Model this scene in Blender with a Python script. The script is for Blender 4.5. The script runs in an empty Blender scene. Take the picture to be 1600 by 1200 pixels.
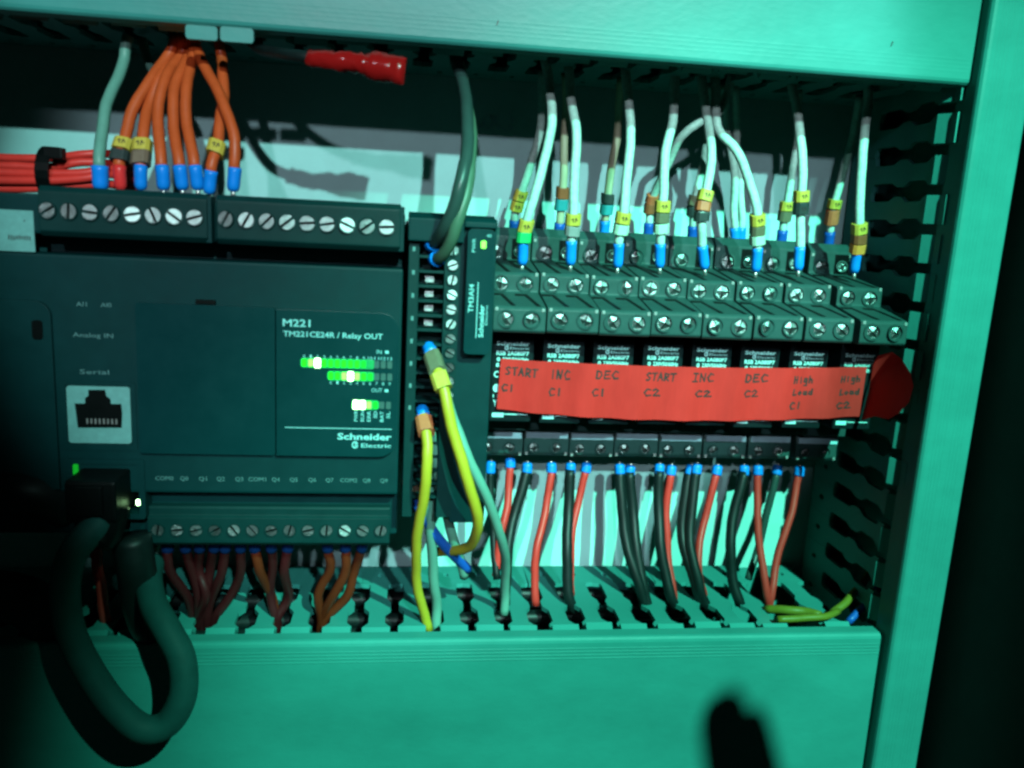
import bpy, bmesh, math, random
from mathutils import Matrix, Vector
from mathutils.geometry import tessellate_polygon

random.seed(7)
MM = 0.001
sc = bpy.context.scene

# ------------------------------------------------------------------ camera
RC = ((0.9912427, -0.1221356, 0.0502071), (0.0259302, -0.1927773, -0.9808999), (0.1294816, 0.9736117, -0.1879221))
CAM = (26.038, -289.929, 84.872)          # millimetres
cd = bpy.data.cameras.new('camera')
cam = bpy.data.objects.new('camera', cd)
sc.collection.objects.link(cam)
cd.sensor_width = 36
cd.lens = 36 * 1300 / 1600
cd.clip_start = 0.002
cd.clip_end = 20
cam.matrix_world = Matrix(((RC[0][0], -RC[1][0], -RC[2][0], CAM[0] * MM),
                           (RC[0][1], -RC[1][1], -RC[2][1], CAM[1] * MM),
                           (RC[0][2], -RC[1][2], -RC[2][2], CAM[2] * MM),
                           (0, 0, 0, 1)))
cd.dof.use_dof = True
cd.dof.focus_distance = 0.258
cd.dof.aperture_fstop = 12
sc.camera = cam

# ------------------------------------------------------------------ light
w = bpy.data.worlds.new('World')
sc.world = w
w.use_nodes = True
w.node_tree.nodes['Background'].inputs[0].default_value = (0.22, 0.60, 0.50, 1)
w.node_tree.nodes['Background'].inputs[1].default_value = 0.011


def spot(name, target, elev, azim, dist, half, blend, color, power, radius):
    """A lamp in the dark room in front of the cabinet; azim > 0 = from the right."""
    e, a = math.radians(elev), math.radians(azim)
    d = Vector((math.sin(a) * math.cos(e), -math.cos(a) * math.cos(e), math.sin(e)))
    ld = bpy.data.lights.new(name, 'SPOT')
    ld.energy = power
    ld.color = color
    ld.spot_size = math.radians(2 * half)
    ld.spot_blend = blend
    ld.shadow_soft_size = radius * MM
    o = bpy.data.objects.new(name, ld)
    sc.collection.objects.link(o)
    o.location = (Vector(target) + d * dist) * MM
    o.rotation_euler = (-d).to_track_quat('-Z', 'Y').to_euler()
    return o


spot('room_lamp_white', (43, -60, 105), 17.2, -9, 900, 8.35, 0.26, (0.95, 0.88, 1.0), 7.0, 12)
spot('room_lamp_cyan', (43, -60, 105), 22.8, 9, 900, 8.4, 0.26, (0.60, 1.0, 0.95), 25.0, 8)
GREEN = spot('room_lamp_green', (142, -60, -30), 42.0, 12, 750, 15.4, 0.65, (0.22, 1.0, 0.70), 42.0, 4.2)

vs = sc.view_settings
vs.view_transform = 'Standard'
vs.look = 'None'
vs.exposure = 0
vs.gamma = 1
sc.cycles.filter_width = 2.6
sc.cycles.max_bounces = 4
sc.cycles.diffuse_bounces = 1
sc.cycles.glossy_bounces = 2
sc.cycles.transmission_bounces = 0
sc.cycles.volume_bounces = 0
sc.cycles.sample_clamp_indirect = 0.06


# ------------------------------------------------------------------ helpers
def at(u, v, Y):
    """World point (mm) seen at photograph pixel u, v on the depth plane Y."""
    x, y = (u - 800) / 1300, (v - 600) / 1300
    r = [RC[0][k] * x + RC[1][k] * y + RC[2][k] for k in range(3)]
    t = (Y - CAM[1]) / r[1]
    return Vector((CAM[0] + t * r[0], Y, CAM[2] + t * r[2]))


MATS = {}


def mat(name, col, rough=0.5, metal=0.0, var=0.10, scale=300.0, bump=0.0, bscale=2500.0, emit=0.0, spec=0.35, coat=0.0, stretch=None):
    m = bpy.data.materials.new(name)
    m.use_nodes = True
    nt = m.node_tree
    b = nt.nodes['Principled BSDF']
    b.inputs['Roughness'].default_value = rough
    b.inputs['Metallic'].default_value = metal
    b.inputs['Specular IOR Level'].default_value = spec
    b.inputs['Coat Weight'].default_value = coat
    tc = nt.nodes.new('ShaderNodeTexCoord')
    src = tc.outputs['Object']
    if stretch:
        mp = nt.nodes.new('ShaderNodeMapping')
        mp.inputs['Scale'].default_value = stretch
        nt.links.new(src, mp.inputs['Vector'])
        src = mp.outputs['Vector']
    n = nt.nodes.new('ShaderNodeTexNoise')
    n.inputs['Scale'].default_value = scale
    n.inputs['Detail'].default_value = 9
    n.inputs['Roughness'].default_value = 0.65
    nt.links.new(src, n.inputs['Vector'])
    r = nt.nodes.new('ShaderNodeValToRGB')
    r.color_ramp.elements[0].position = 0.3
    r.color_ramp.elements[1].position = 0.72
    r.color_ramp.elements[0].color = [c * (1 - var) for c in col] + [1]
    r.color_ramp.elements[1].color = [min(1, c * (1 + var)) for c in col] + [1]
    nt.links.new(n.outputs['Fac'], r.inputs['Fac'])
    nt.links.new(r.outputs['Color'], b.inputs['Base Color'])
    mr = nt.nodes.new('ShaderNodeMapRange')
    mr.inputs['To Min'].default_value = max(0.02, rough - 0.1)
    mr.inputs['To Max'].default_value = min(1, rough + 0.12)
    nt.links.new(n.outputs['Fac'], mr.inputs['Value'])
    nt.links.new(mr.outputs['Result'], b.inputs['Roughness'])
    if bump:
        n2 = nt.nodes.new('ShaderNodeTexNoise')
        n2.inputs['Scale'].default_value = bscale
        n2.inputs['Detail'].default_value = 4
        nt.links.new(src, n2.inputs['Vector'])
        bp = nt.nodes.new('ShaderNodeBump')
        bp.inputs['Strength'].default_value = bump
        bp.inputs['Distance'].default_value = 0.0003
        nt.links.new(n2.outputs['Fac'], bp.inputs['Height'])
        nt.links.new(bp.outputs['Normal'], b.inputs['Normal'])
    if emit:
        b.inputs['Emission Color'].default_value = list(col) + [1]
        b.inputs['Emission Strength'].default_value = emit
    MATS[name] = m
    return m


mat('plate', (0.42, 0.80, 0.78), 0.5, 0.0, 0.07, 70, 0.08, 900, spec=0.2)
mat('pvc', (0.045, 0.29, 0.265), 0.40, 0.0, 0.15, 38, 0.16, 700, stretch=(0.55, 1, 1))
mat('controller', (0.001, 0.034, 0.037), 0.5, 0.0, 0.10, 200, 0.25, 5000, spec=0.15)
mat('controller_gloss', (0.002, 0.036, 0.040), 0.32, 0.0, 0.08, 150, 0.06, 3000, spec=0.15)
mat('block', (0.003, 0.034, 0.034), 0.45, 0.0, 0.10, 200, 0.15, 4000, spec=0.15)
mat('socket', (0.026, 0.078, 0.074), 0.42, 0.0, 0.14, 250, 0.2, 4000, spec=0.25)
mat('black', (0.003, 0.005, 0.005), 0.4, 0.0, 0.1, 200, 0.05, spec=0.12)
mat('relay', (0.006, 0.016, 0.018), 0.35, 0.0, 0.1, 200, 0.05, spec=0.2)
mat('steel', (0.42, 0.50, 0.50), 0.38, 1.0, 0.35, 1500, 0.7, 2200)
mat('tin', (0.70, 0.72, 0.70), 0.35, 0.8, 0.15, 1500, 0.3)
mat('print', (0.45, 0.90, 0.90), 0.6, 0.0, 0.18, 2500)
mat('print_soft', (0.26, 0.62, 0.63), 0.6, 0.0, 0.2, 2500)
mat('print_dim', (0.11, 0.26, 0.26), 0.6, 0.0, 0.25, 2500)
mat('sticker', (0.16, 0.42, 0.40), 0.6, 0.0, 0.12, 500)
mat('marker_white', (0.40, 0.72, 0.80), 0.5, 0.0, 0.06, 400)
mat('tape', (0.72, 0.030, 0.026), 0.5, 0.0, 0.14, 130, 0.10, 500, spec=0.12, stretch=(1, 1, 0.25))
mat('tape_gloss', (0.32, 0.008, 0.008), 0.12, 0.0, 0.10, 150, 0.35, 320)
mat('ink', (0.035, 0.022, 0.022), 0.6, 0.0, 0.4, 900)
mat('white_wire', (0.50, 0.80, 0.70), 0.4, 0.0, 0.22, 700, 0.10, 900)
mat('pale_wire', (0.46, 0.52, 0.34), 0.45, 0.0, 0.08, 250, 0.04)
mat('orange_wire', (0.62, 0.095, 0.022), 0.42, 0.0, 0.10, 250, 0.04)
mat('red_wire', (0.80, 0.045, 0.035), 0.4, 0.0, 0.08, 250, 0.04)
mat('shaded_orange_wire', (0.15, 0.022, 0.007), 0.45, 0.0, 0.1, 250, 0.04, spec=0.2)  # orange with the shade under the controller put into the colour
mat('shaded_red_wire', (0.065, 0.006, 0.008), 0.45, 0.0, 0.10, 250, 0.04)  # dark red deepened to stand in for the shade under the controller
mat('black_wire', (0.006, 0.014, 0.014), 0.45, 0.0, 0.15, 250, 0.04)
mat('grey_wire', (0.14, 0.36, 0.29), 0.4, 0.0, 0.08, 250, 0.04)
mat('slate_cable', (0.030, 0.068, 0.062), 0.32, 0.0, 0.08, 250, 0.04)
mat('green_cable', (0.07, 0.15, 0.10), 0.35, 0.0, 0.08, 250, 0.04)
mat('yellow_wire', (0.55, 0.44, 0.03), 0.35, 0.0, 0.07, 250, 0.04)
mat('shaded_yellow_wire', (0.20, 0.19, 0.02), 0.4, 0.0, 0.1, 250, 0.04)  # yellow wire darkened in colour for the shade inside the duct
mat('blue_wire', (0.01, 0.10, 0.50), 0.38, 0.0, 0.08, 250, 0.04)
mat('patch_cable', (0.014, 0.070, 0.068), 0.6, 0.0, 0.15, 150, 0.08, spec=0.15)
mat('blue_ferrule', (0.005, 0.26, 0.92), 0.32, 0.0, 0.06, 300)
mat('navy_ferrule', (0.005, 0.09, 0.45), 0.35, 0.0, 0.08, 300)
mat('shaded_blue_ferrule', (0.004, 0.03, 0.13), 0.45, 0.0, 0.08, 300, spec=0.15)  # blue ferrule with the shade below the controller painted in
mat('red_ferrule', (0.85, 0.04, 0.04), 0.25, 0.0, 0.06, 300)
for nm, c in dict(yellow=(0.62, 0.48, 0.07), green=(0.02, 0.55, 0.16), brown=(0.30, 0.10, 0.04), orange=(0.85, 0.32, 0.06), grey=(0.30, 0.33, 0.33),
                  pale=(0.50, 0.80, 0.62), dark=(0.03, 0.045, 0.045), teal=(0.03, 0.32, 0.36), olive=(0.16, 0.16, 0.10), rust=(0.62, 0.17, 0.07), clear=(0.20, 0.14, 0.10)).items():
    mat('sleeve_' + nm, c, 0.4, 0.0, 0.10, 600, 0.05)


def led_mat(name, col, s):
    m = mat(name, col, 0.4, emit=s)
    return m


led_mat('led_white', (0.50, 1.0, 0.45), 9.0)
led_mat('led_hot', (0.22, 1.0, 0.08), 2.0)
led_mat('led_on', (0.02, 1.0, 0.01), 0.85)
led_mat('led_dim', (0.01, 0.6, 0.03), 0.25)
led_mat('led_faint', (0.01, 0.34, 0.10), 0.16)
mat('led_off', (0.05, 0.12, 0.11), 0.4)

COL = sc.collection


class MB:
    """Collects faces (millimetres) and links them as one mesh object."""

    def __init__(s):
        s.v, s.f, s.mi = [], [], []
        s.cur = 0

    def add(s, vs_, fs):
        b = len(s.v)
        s.v += [tuple(p) for p in vs_]
        s.f += [tuple(i + b for i in f) for f in fs]
        s.mi += [s.cur] * len(fs)
        return s

    def box(s, x0, x1, y0, y1, z0, z1):
        V = [(x, y, z) for x in (x0, x1) for y in (y0, y1) for z in (z0, z1)]
        return s.add(V, [(0, 1, 3, 2), (4, 6, 7, 5), (0, 4, 5, 1), (2, 3, 7, 6), (0, 2, 6, 4), (1, 5, 7, 3)])

    def prism(s, outline, fn, lo, hi, hole=None):
        """outline (a, b) extruded from lo to hi; fn(a, b, c) -> xyz"""
        loops = [outline] + ([hole] if hole else [])
        flat = [p for l in loops for p in l]
        n = len(flat)
        V = [fn(a, b, lo) for a, b in flat] + [fn(a, b, hi) for a, b in flat]
        tris = tessellate_polygon([[Vector((a, b, 0)) for a, b in l] for l in loops])
        F = [tuple(t) for t in tris] + [tuple(i + n for i in reversed(t)) for t in tris]
        o = 0
        for l in loops:
            k = len(l)
            for i in range(k):
                j = (i + 1) % k
                F.append((o + i, o + j, o + j + n, o + i + n))
            o += k
        return s.add(V, F)

    def tube(s, pts, rad, n=10, caps=True):
        P = [Vector(p) for p in pts]
        R = rad if isinstance(rad, (list, tuple)) else [rad] * len(P)
        t0 = (P[1] - P[0]).normalized()
        ref = Vector((0, 1, 0)) if abs(t0.y) < 0.9 else Vector((1, 0, 0))
        nrm = (ref - t0 * ref.dot(t0)).normalized()
        V, F = [], []
        for i, p in enumerate(P):
            t = (P[min(i + 1, len(P) - 1)] - P[max(i - 1, 0)]).normalized()
            nrm = (nrm - t * nrm.dot(t)).normalized()
            bn = t.cross(nrm)
            for k in range(n):
                a = 2 * math.pi * k / n
                V.append(p + (nrm * math.cos(a) + bn * math.sin(a)) * R[i])
        for i in range(len(P) - 1):
            for k in range(n):
                F.append((i * n + k, i * n + (k + 1) % n, (i + 1) * n + (k + 1) % n, (i + 1) * n + k))
        if caps:
            F.append(tuple(reversed(range(n))))
            F.append(tuple(range((len(P) - 1) * n, len(P) * n)))
        return s.add(V, F)

    def mesh(s, name, mats, smooth=False, bevel=0.0, seg=2):
        me = bpy.data.meshes.new(name)
        me.from_pydata([(x * MM, y * MM, z * MM) for x, y, z in s.v], [], s.f)
        for m in (mats if isinstance(mats, (list, tuple)) else [mats]):
            me.materials.append(MATS[m])
        for p, i in zip(me.polygons, s.mi):
            p.material_index = i
        bm = bmesh.new()
        bm.from_mesh(me)
        bmesh.ops.recalc_face_normals(bm, faces=bm.faces)
        if bevel:
            bmesh.ops.remove_doubles(bm, verts=bm.verts, dist=1e-7)
            ed = [e for e in bm.edges if len(e.link_faces) == 2 and e.calc_face_angle(0) > 0.6]
            bmesh.ops.bevel(bm, geom=ed, offset=bevel * MM, segments=seg, profile=0.6, affect='EDGES', clamp_overlap=True)
        bm.to_mesh(me)
        bm.free()
        if smooth:
            for p in me.polygons:
                p.use_smooth = True
        return me

    def build(s, name, mats, parent=None, **k):
        return obj(name, s.mesh(name, mats, **k), parent)


def obj(name, me, parent=None, loc=None, rot=None):
    o = bpy.data.objects.new(name, me)
    COL.objects.link(o)
    if loc is not None:
        o.location = Vector(loc) * MM
    if rot is not None:
        o.rotation_euler = rot
    if parent is not None:
        o.parent = parent
    return o


def tag(o, label, cat, group=None):
    o['label'] = label
    o['category'] = cat
    if group:
        o['group'] = group
    return o


def thing(name, label, cat, group=None):
    return tag(obj(name, None), label, cat, group)


def smooth_path(pts, per=7):
    P = [Vector(p) for p in pts]
    if len(P) < 3:
        return [P[0].lerp(P[-1], i / 6) for i in range(7)]
    Q = [P[0] * 2 - P[1]] + P + [P[-1] * 2 - P[-2]]
    out = []
    for i in range(1, len(Q) - 2):
        a, b, c, d = Q[i - 1], Q[i], Q[i + 1], Q[i + 2]
        for k in range(per):
            t = k / per
            out.append(0.5 * ((2 * b) + (c - a) * t + (2 * a - 5 * b + 4 * c - d) * t * t + (3 * b - a - 3 * c + d) * t ** 3))
    out.append(P[-1])
    return out


def along(path, s):
    """point and direction at arc length s (mm) of a path"""
    acc = 0
    for a, b in zip(path, path[1:]):
        L = (b - a).length
        if acc + L >= s:
            return a.lerp(b, (s - acc) / L), (b - a).normalized()
        acc += L
    return path[-1], (path[-1] - path[-2]).normalized()


_text = {}


def text_mesh(body, bold=0.0):
    if (body, bold) in _text:
        return _text[(body, bold)]
    cu = bpy.data.curves.new('text', 'FONT')
    cu.body = body
    cu.offset = bold
    cu.resolution_u = 2
    o = bpy.data.objects.new('text', cu)
    COL.objects.link(o)
    bpy.context.view_layer.update()
    me = bpy.data.meshes.new_from_object(o.evaluated_get(bpy.context.evaluated_depsgraph_get()))
    V = [tuple(v.co) for v in me.vertices]
    F = [tuple(p.vertices) for p in me.polygons]
    bpy.data.objects.remove(o)
    bpy.data.meshes.remove(me)
    _text[(body, bold)] = (V, F)
    return V, F


def put_text(mb, body, x0, x1, zb, Y, h=None, bold=0.0, vertical=False):
    """print on a plane facing the camera, from x0 to x1 with its base line at zb; vertical reads upwards"""
    V, F = text_mesh(body, bold)
    xs = [v[0] for v in V]
    a, b = min(xs), max(xs)
    kx = (x1 - x0) / (b - a)
    kz = kx if h is None else h / 0.70
    if vertical:   # x0..x1 runs up in Z, zb is the X of the base line
        mb.add([(zb - v[1] * kz, Y, x0 + (v[0] - a) * kx) for v in V], F)
    else:
        mb.add([(x0 + (v[0] - a) * kx, Y, zb + v[1] * kz) for v in V], F)


def leaf(mb, x, z, r, Y):
    """the small swirl under the maker's name"""
    def ring(r0, r1, a0, a1, n=12):
        V, F = [], []
        for i in range(n + 1):
            a = a0 + (a1 - a0) * i / n
            V += [(x + r0 * 0.85 * math.cos(a), Y, z + r0 * math.sin(a)), (x + r1 * 0.85 * math.cos(a), Y, z + r1 * math.sin(a))]
        for i in range(n):
            F.append((2 * i, 2 * i + 1, 2 * i + 3, 2 * i + 2))
        mb.add(V, F)
    ring(r * 0.55, r, 0.2, 6.2)
    mb.add([(x - 0.1 * r, Y, z - .4 * r), (x + .35 * r, Y, z - .1 * r), (x + 0.5 * r, Y, z + 1.3 * r), (x + 0.1 * r, Y, z + .4 * r)], [(0, 1, 2, 3)])


def rounded(x0, x1, z0, z1, r, corners=(1, 1, 1, 1), n=6):
    """outline, corners = (low left, low right, high right, high left)"""
    out = []
    for (cx, cz, a0, on) in ((x0 + r, z0 + r, 180, corners[0]), (x1 - r, z0 + r, 270, corners[1]), (x1 - r, z1 - r, 0, corners[2]), (x0 + r, z1 - r, 90, corners[3])):
        if on:
            for i in range(n + 1):
                a = math.radians(a0 + 90 * i / n)
                out.append((cx + r * math.cos(a), cz + r * math.sin(a)))
        else:
            out.append((x0 if a0 in (180, 90) else x1, z0 if a0 in (180, 270) else z1))
    return out


XZ = lambda a, b, c: (a, c, b)      # outline in X-Z, extruded in Y
YZ = lambda a, b, c: (c, a, b)      # outline in Y-Z, extruded in X


# ------------------------------------------------------------------ screws (shared meshes)
def slotted_screw(r):
    m = MB()
    for s in (0, 1):
        g = 0.14 * r
        pts = []
        for i in range(9):
            a = math.radians(4 + 172 * i / 8)
            pts.append((r * math.cos(a), g + (r - g) * math.sin(a)))
        m.prism([(x, z * (1 if s == 0 else -1)) for x, z in pts], XZ, -0.35, 0.25)
    m.cur = 2
    m.prism([(r * .98 * math.cos(i * math.pi / 8), r * .98 * math.sin(i * math.pi / 8)) for i in range(16)], XZ, 0.0, 0.3)
    m.cur = 1
    ring(m, r * 1.03, r * 1.22, -0.45, 0.3)
    return m.mesh('screw', ['steel', 'block', 'black'])


def ring(m, r0, r1, y0, y1, n=18):
    m.prism([(r1 * math.cos(2 * math.pi * i / n), r1 * math.sin(2 * math.pi * i / n)) for i in range(n)], XZ, y0, y1,
            hole=[(r0 * math.cos(2 * math.pi * i / n), r0 * math.sin(2 * math.pi * i / n)) for i in range(n)])


def cross_screw(r, collar='socket'):
    m = MB()
    g = 0.085 * r
    for q in range(4):
        a0 = q * math.pi / 2
        ca, sa = math.cos(a0), math.sin(a0)
        loc = [(g, g)] + [(max(g, r * math.cos(t)), max(g, r * math.sin(t))) for t in [math.radians(6 + 78 * i / 6) for i in range(7)]]
        P2 = [(x * ca - z * sa, x * sa + z * ca) for x, z in loc]
        n = len(P2)
        # domed wedge: lower towards the rim
        front = [(x, -0.62 + 0.55 * (math.hypot(x, z) / r) ** 2, z) for x, z in P2]
        back = [(x, 0.25, z) for x, z in P2]
        m.add(front + back, [tuple(range(n)), tuple(range(2 * n - 1, n - 1, -1))] + [(i, (i + 1) % n, (i + 1) % n + n, i + n) for i in range(n)])
    m.cur = 2
    m.prism([(r * math.cos(i * math.pi / 8), r * math.sin(i * math.pi / 8)) for i in range(16)], XZ, -0.02, 0.3)
    m.cur = 1
    ring(m, r * 1.05, r * 1.30, -0.75, 0.3)
    return m.mesh('screw', ['steel', collar, 'black'])


SCREW_A = slotted_screw(1.85)
SCREW_B = slotted_screw(1.55)
SCREW_C = slotted_screw(1.30)
CROSS_A = cross_screw(2.0)
CROSS_B = cross_screw(1.5)


def screw(me, parent, x, y, z, ang=None, tilt=0.06):
    tilt *= 1.6
    a = random.uniform(0, math.pi) if ang is None else ang
    return obj('screw', me, parent, (x, y, z), (random.uniform(-tilt, tilt), a, random.uniform(-tilt, tilt)))


# ================================================================== the setting
mp = MB().box(-190, 206, 0, 3, -170, 230).build('mounting_plate', 'plate')
mp['kind'] = 'structure'
cw = MB().box(232, 235, -75, 12, -200, 240).build('cabinet_wall', 'black')
cw['kind'] = 'structure'
cb = MB().box(-260, 235, 12, 15, -200, 240).build('cabinet_back', 'black')
cb['kind'] = 'structure'

# ------------------------------------------------------------------ slotted cable ducts
P = 11.62
HALF = ((-15.0, 0.0), (-15.5, 2.4), (-16.5, 2.9), (-26.5, 2.9), (-29.5, 1.5), (-33, 1.5), (-36, 3.2), (-43.5, 3.2), (-46, 1.55), (-56.5, 1.55))   # slot half width along the depth


def finger_mesh(out=1):
    """one tooth of the duct wall: runs from the plate (b = 0) to the cover; a = along the duct, c = thickness (outwards +)"""
    h = P / 2
    o = [(-h + 0.03, -0.2), (h - 0.03, -0.2)]
    o += [(h - 0.03 - w_, b) for b, w_ in HALF]
    o += [(-h + 0.03 + w_, b) for b, w_ in reversed(HALF)]
    hole = [(1.0 * math.cos(i * math.pi / 4), -9.0 + 1.7 * math.sin(i * math.pi / 4)) for i in range(8)]
    hole = [(a_, b_ + 1.2) for a_, b_ in hole]
    m = MB()
    m.prism(o, lambda a, b, c: (a, b, c), -1.5, 0.0, hole=hole)
    t = h - 1.62
    m.prism([(-48.6, 0.0), (-50.4, 2.2), (-53.8, 0.02), (-53.8, -0.2), (-48.6, -0.2)], lambda b, c, a: (a, b, c), -t, t)
    return m.mesh('finger', 'pvc')


FING = finger_mesh()


def bend(amount=1.0):
    return random.gauss(0, 0.006 * amount)


def duct_cover(parent, axis, a0, a1, c0, c1, y_front, y_lip, g=0.06):
    """channel cover; runs along axis ('x' or 'z') from a0 to a1, c0..c1 across it"""
    r, t = 1.6, 1.5
    prof = [(c0, y_lip), (c0, y_front + r)] + [(c0 + r - r * math.cos(math.radians(d)), y_front + r - r * math.sin(math.radians(d))) for d in (30, 60, 90)]
    # snap ridges near each edge are fine lines on the front
    for k in range(4):
        p = c0 + 3.2 + k * 1.1
        prof += [(p, y_front), (p + 0.12, y_front - g), (p + 0.42, y_front - g), (p + 0.54, y_front)]
    for k in range(4):
        p = c1 - 3.2 - (3 - k) * 1.1 - 0.54
        prof += [(p, y_front), (p + 0.12, y_front - g), (p + 0.42, y_front - g), (p + 0.54, y_front)]
    prof += [(c1 - r + r * math.sin(math.radians(d)), y_front + r - r * math.cos(math.radians(d))) for d in (0, 30, 60, 90)]
    prof += [(c1, y_lip), (c1 - t, y_lip), (c1 - t, y_front + t), (c0 + t, y_front + t), (c0 + t, y_lip)]
    fn = (lambda a, b, c: (c, b, a)) if axis == 'x' else (lambda a, b, c: (a, b, c))
    m = MB().prism(prof, fn, a0, a1)
    return m.build('cover', 'pvc', parent)


# lower duct ---------------------------------------------------------
bd = thing('cable_duct', 'green-lit grey slotted cable duct running along the bottom below the relays', 'cable duct', 'slotted cable ducts')
MB().box(-185, 179, -1.7, -0.2, -118, -41.2).build('base', 'pvc', bd)
for k in range(-20, 12):
    x = 48.6 + P * k + P / 2
    if abs(x - (48.6 + P * 9.5)) < 1 or x > 172:   # teeth broken off beside the corner
        continue
    if abs(x - (48.6 + P * 10.5)) < 1:
        x -= 1.0
    f = obj('finger', FING, bd, (x, -1.8, -39.6), (bend(), 0, bend(2)))
for k in range(-20, 11):
    obj('finger', FING, bd, (48.6 + P * k + P / 2, -1.8, -119.4), (0, math.pi, 0))
duct_cover(bd, 'x', -185, 180.2, -121.0, -38.0, -60.0, -54.6)

# upper duct ---------------------------------------------------------
ud = thing('cable_duct', 'grey slotted cable duct across the top with the wires entering from below', 'cable duct', 'slotted cable ducts')
MB().box(-185, 179, -1.7, -0.2, 133.2, 212).build('base', 'pvc', ud)
for k in range(-20, 11):
    x = 52.2 + P * k + P / 2
    obj('finger', FING, ud, (x, -1.8, 131.5), (bend(), math.pi, bend(2)))
for k in range(-20, 11):
    obj('finger', FING, ud, (52.2 + P * k + P / 2, -1.8, 213.4), (0, 0, 0))
duct_cover(ud, 'x', -185, 183.4, 130.0, 215.0, -60.0, -54.6, 0.012)
for u_, v_ in ((1393, 69), (777, 36)):
    p = at(u_, v_, -60)
    m = MB().prism([(p.x - 0.3, p.z - 0.7), (p.x + 0.05, p.z - 0.5), (p.x + 0.4, p.z + 0.6), (p.x + 0.1, p.z + 0.7)], XZ, -60.15, -60.02)
    m.build('scuff_mark', 'sleeve_dark', ud)
for u0, u1, v0, v1 in ((291, 341, 39, 65), (345, 397, 42, 69)):   # two teeth that slipped out below the cover
    a, b = at(u0, v0, -62), at(u1, v1, -62)
    m = MB()
    m.prism(rounded(a.x, b.x, b.z, a.z, 0.8), XZ, -0.7, 0.7)
    o = m.build('finger', 'pvc', ud)
    o.location = (0, -62.2 * MM, 0)

# right duct ---------------------------------------------------------
rd = thing('cable_duct', 'narrow slotted cable duct standing upright at the right edge', 'cable duct', 'slotted cable ducts')
MB().box(183.4, 194, -1.7, -0.2, -165, 225).build('base', 'pvc', rd)
for k in range(-16, 10):
    z = 113.0 + P * k + P / 2
    obj('finger', FING, rd, (181.9, -1.8, z), (bend(), -math.pi / 2, bend(1)))
MB().box(193.2, 194.8, -60, -1.8, -165, 225).build('side_wall', 'pvc', rd)
rc_ = duct_cover(rd, 'z', -165, 225, 180.6, 196.6, -64.5, -55.0)
rc_.rotation_euler.y = 0.010      # the lid sits a little askew
rc_.location.x = 1.0 * MM

# ================================================================== the controller
plc = thing('logic_controller', 'dark logic controller with green status lights and grey screw terminal blocks', 'controller')
body = [(-3, 86.5), (-62, 86.5), (-62, 76.6), (-53, 76.6), (-53, 71.6), (-62, 71.6), (-62, 8), (-56.5, 7.4), (-56.5, -6), (-3, -6)]
MB().prism(body, YZ, -95, 25.2).build('housing', 'controller', plc, bevel=0.7)
# top terminal blocks
prof = [(-60.5, 88.6), (-65.6, 88.6), (-67.0, 87.2), (-67.0, 77.6), (-65.4, 76.2), (-60.5, 76.2)]
for x0, x1, sx, n in ((-64.6, -24.4, -62.4, 8), (-22.2, 24.3, -19.8, 9)):
    tb = MB().prism(prof, YZ, x0, x1).build('terminal_block', 'block', plc, bevel=0.35)
    MB().box(x1 - 0.5, x1 + 0.9, -66.2, -60.5, 76.4, 88.0).build('end_clip', 'controller', tb, bevel=0.2)
    for i in range(n):
        screw(SCREW_A, tb, sx + (5.0 if n == 8 else 5.06) * i, -67.05, 82.6, tilt=0.10)
# bottom terminal block
prof = [(-55.5, 3.2), (-59.0, 3.2), (-59.4, 2.6), (-59.4, 0.6), (-60.2, 0.2), (-60.2, -7.2), (-58.8, -8.4), (-55.5, -8.4)]
tb = MB().prism(prof, YZ, -43.4, 23.2).build('terminal_block', 'block', plc, bevel=0.3)
for i in range(13):
    screw(SCREW_B, tb, -40.6 + 5.11 * i, -60.25, -3.4, tilt=0.12)
# covers on the front
MB().prism(rounded(-43.7, -8.3, 19.4, 60.1, 0.8), XZ, -63.3, -61.8).build('blank_cover', 'controller_gloss', plc, bevel=0.3)
MB().box(-28.6, -23.6, -63.0, -61.9, 60.3, 61.4).build('latch', 'black', plc)
dp = MB().prism(rounded(-8.0, 24.6, 19.4, 59.8, 5.0, (0, 1, 1, 0)), XZ, -63.6, -61.8).build('display_panel', 'controller_gloss', plc, bevel=0.4)
YP = -63.68
m = MB()
put_text(m, 'M221', -6.2, 1.0, 55.3, YP, 1.9, 0.02)
put_text(m, 'TM221CE24R / Relay OUT', -6.1, 20.2, 52.6, YP, 1.45, 0.016)
put_text(m, 'IN', 18.6, 20.0, 48.6, YP, 1.1)
put_text(m, 'OUT', 17.4, 20.3, 37.9, YP, 1.1)
for x, z in ((21.4, 49.1), (21.5, 38.4)):
    m.box(x - 0.5, x + 0.5, YP - .01, YP, z - 0.4, z + 0.4)
for i in range(14):
    x = -0.6 + 1.755 * i
    put_text(m, str(i), x - (0.3 if i < 10 else 0.62), x + (0.3 if i < 10 else 0.62), 46.9, YP, 0.85)
for i in range(10):
    x = 6.5 + 1.755 * i
    put_text(m, str(i), x - 0.3, x + 0.3, 39.9, YP, 0.85)
for i, s in enumerate(('PWR', 'RUN', 'ERR', 'SD', 'BAT', 'SL')):
    x = 13.3 + 1.76 * i
    put_text(m, s, 32.6 - 1.0 * len(s), 32.6, x + 0.5, YP, 0.95, 0.01, vertical=True)
m.box(-5.7, 23.2, YP - .01, YP, 27.4, 27.62)
put_text(m, 'Schneider', 8.4, 23.2, 24.4, YP, 1.75, 0.03)
put_text(m, 'Electric', 14.9, 23.1, 22.2, YP, 1.15, 0.012)
leaf(m, 13.2, 22.9, 1.05, YP)
m.build('printed_lettering', 'print_soft', dp)
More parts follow.
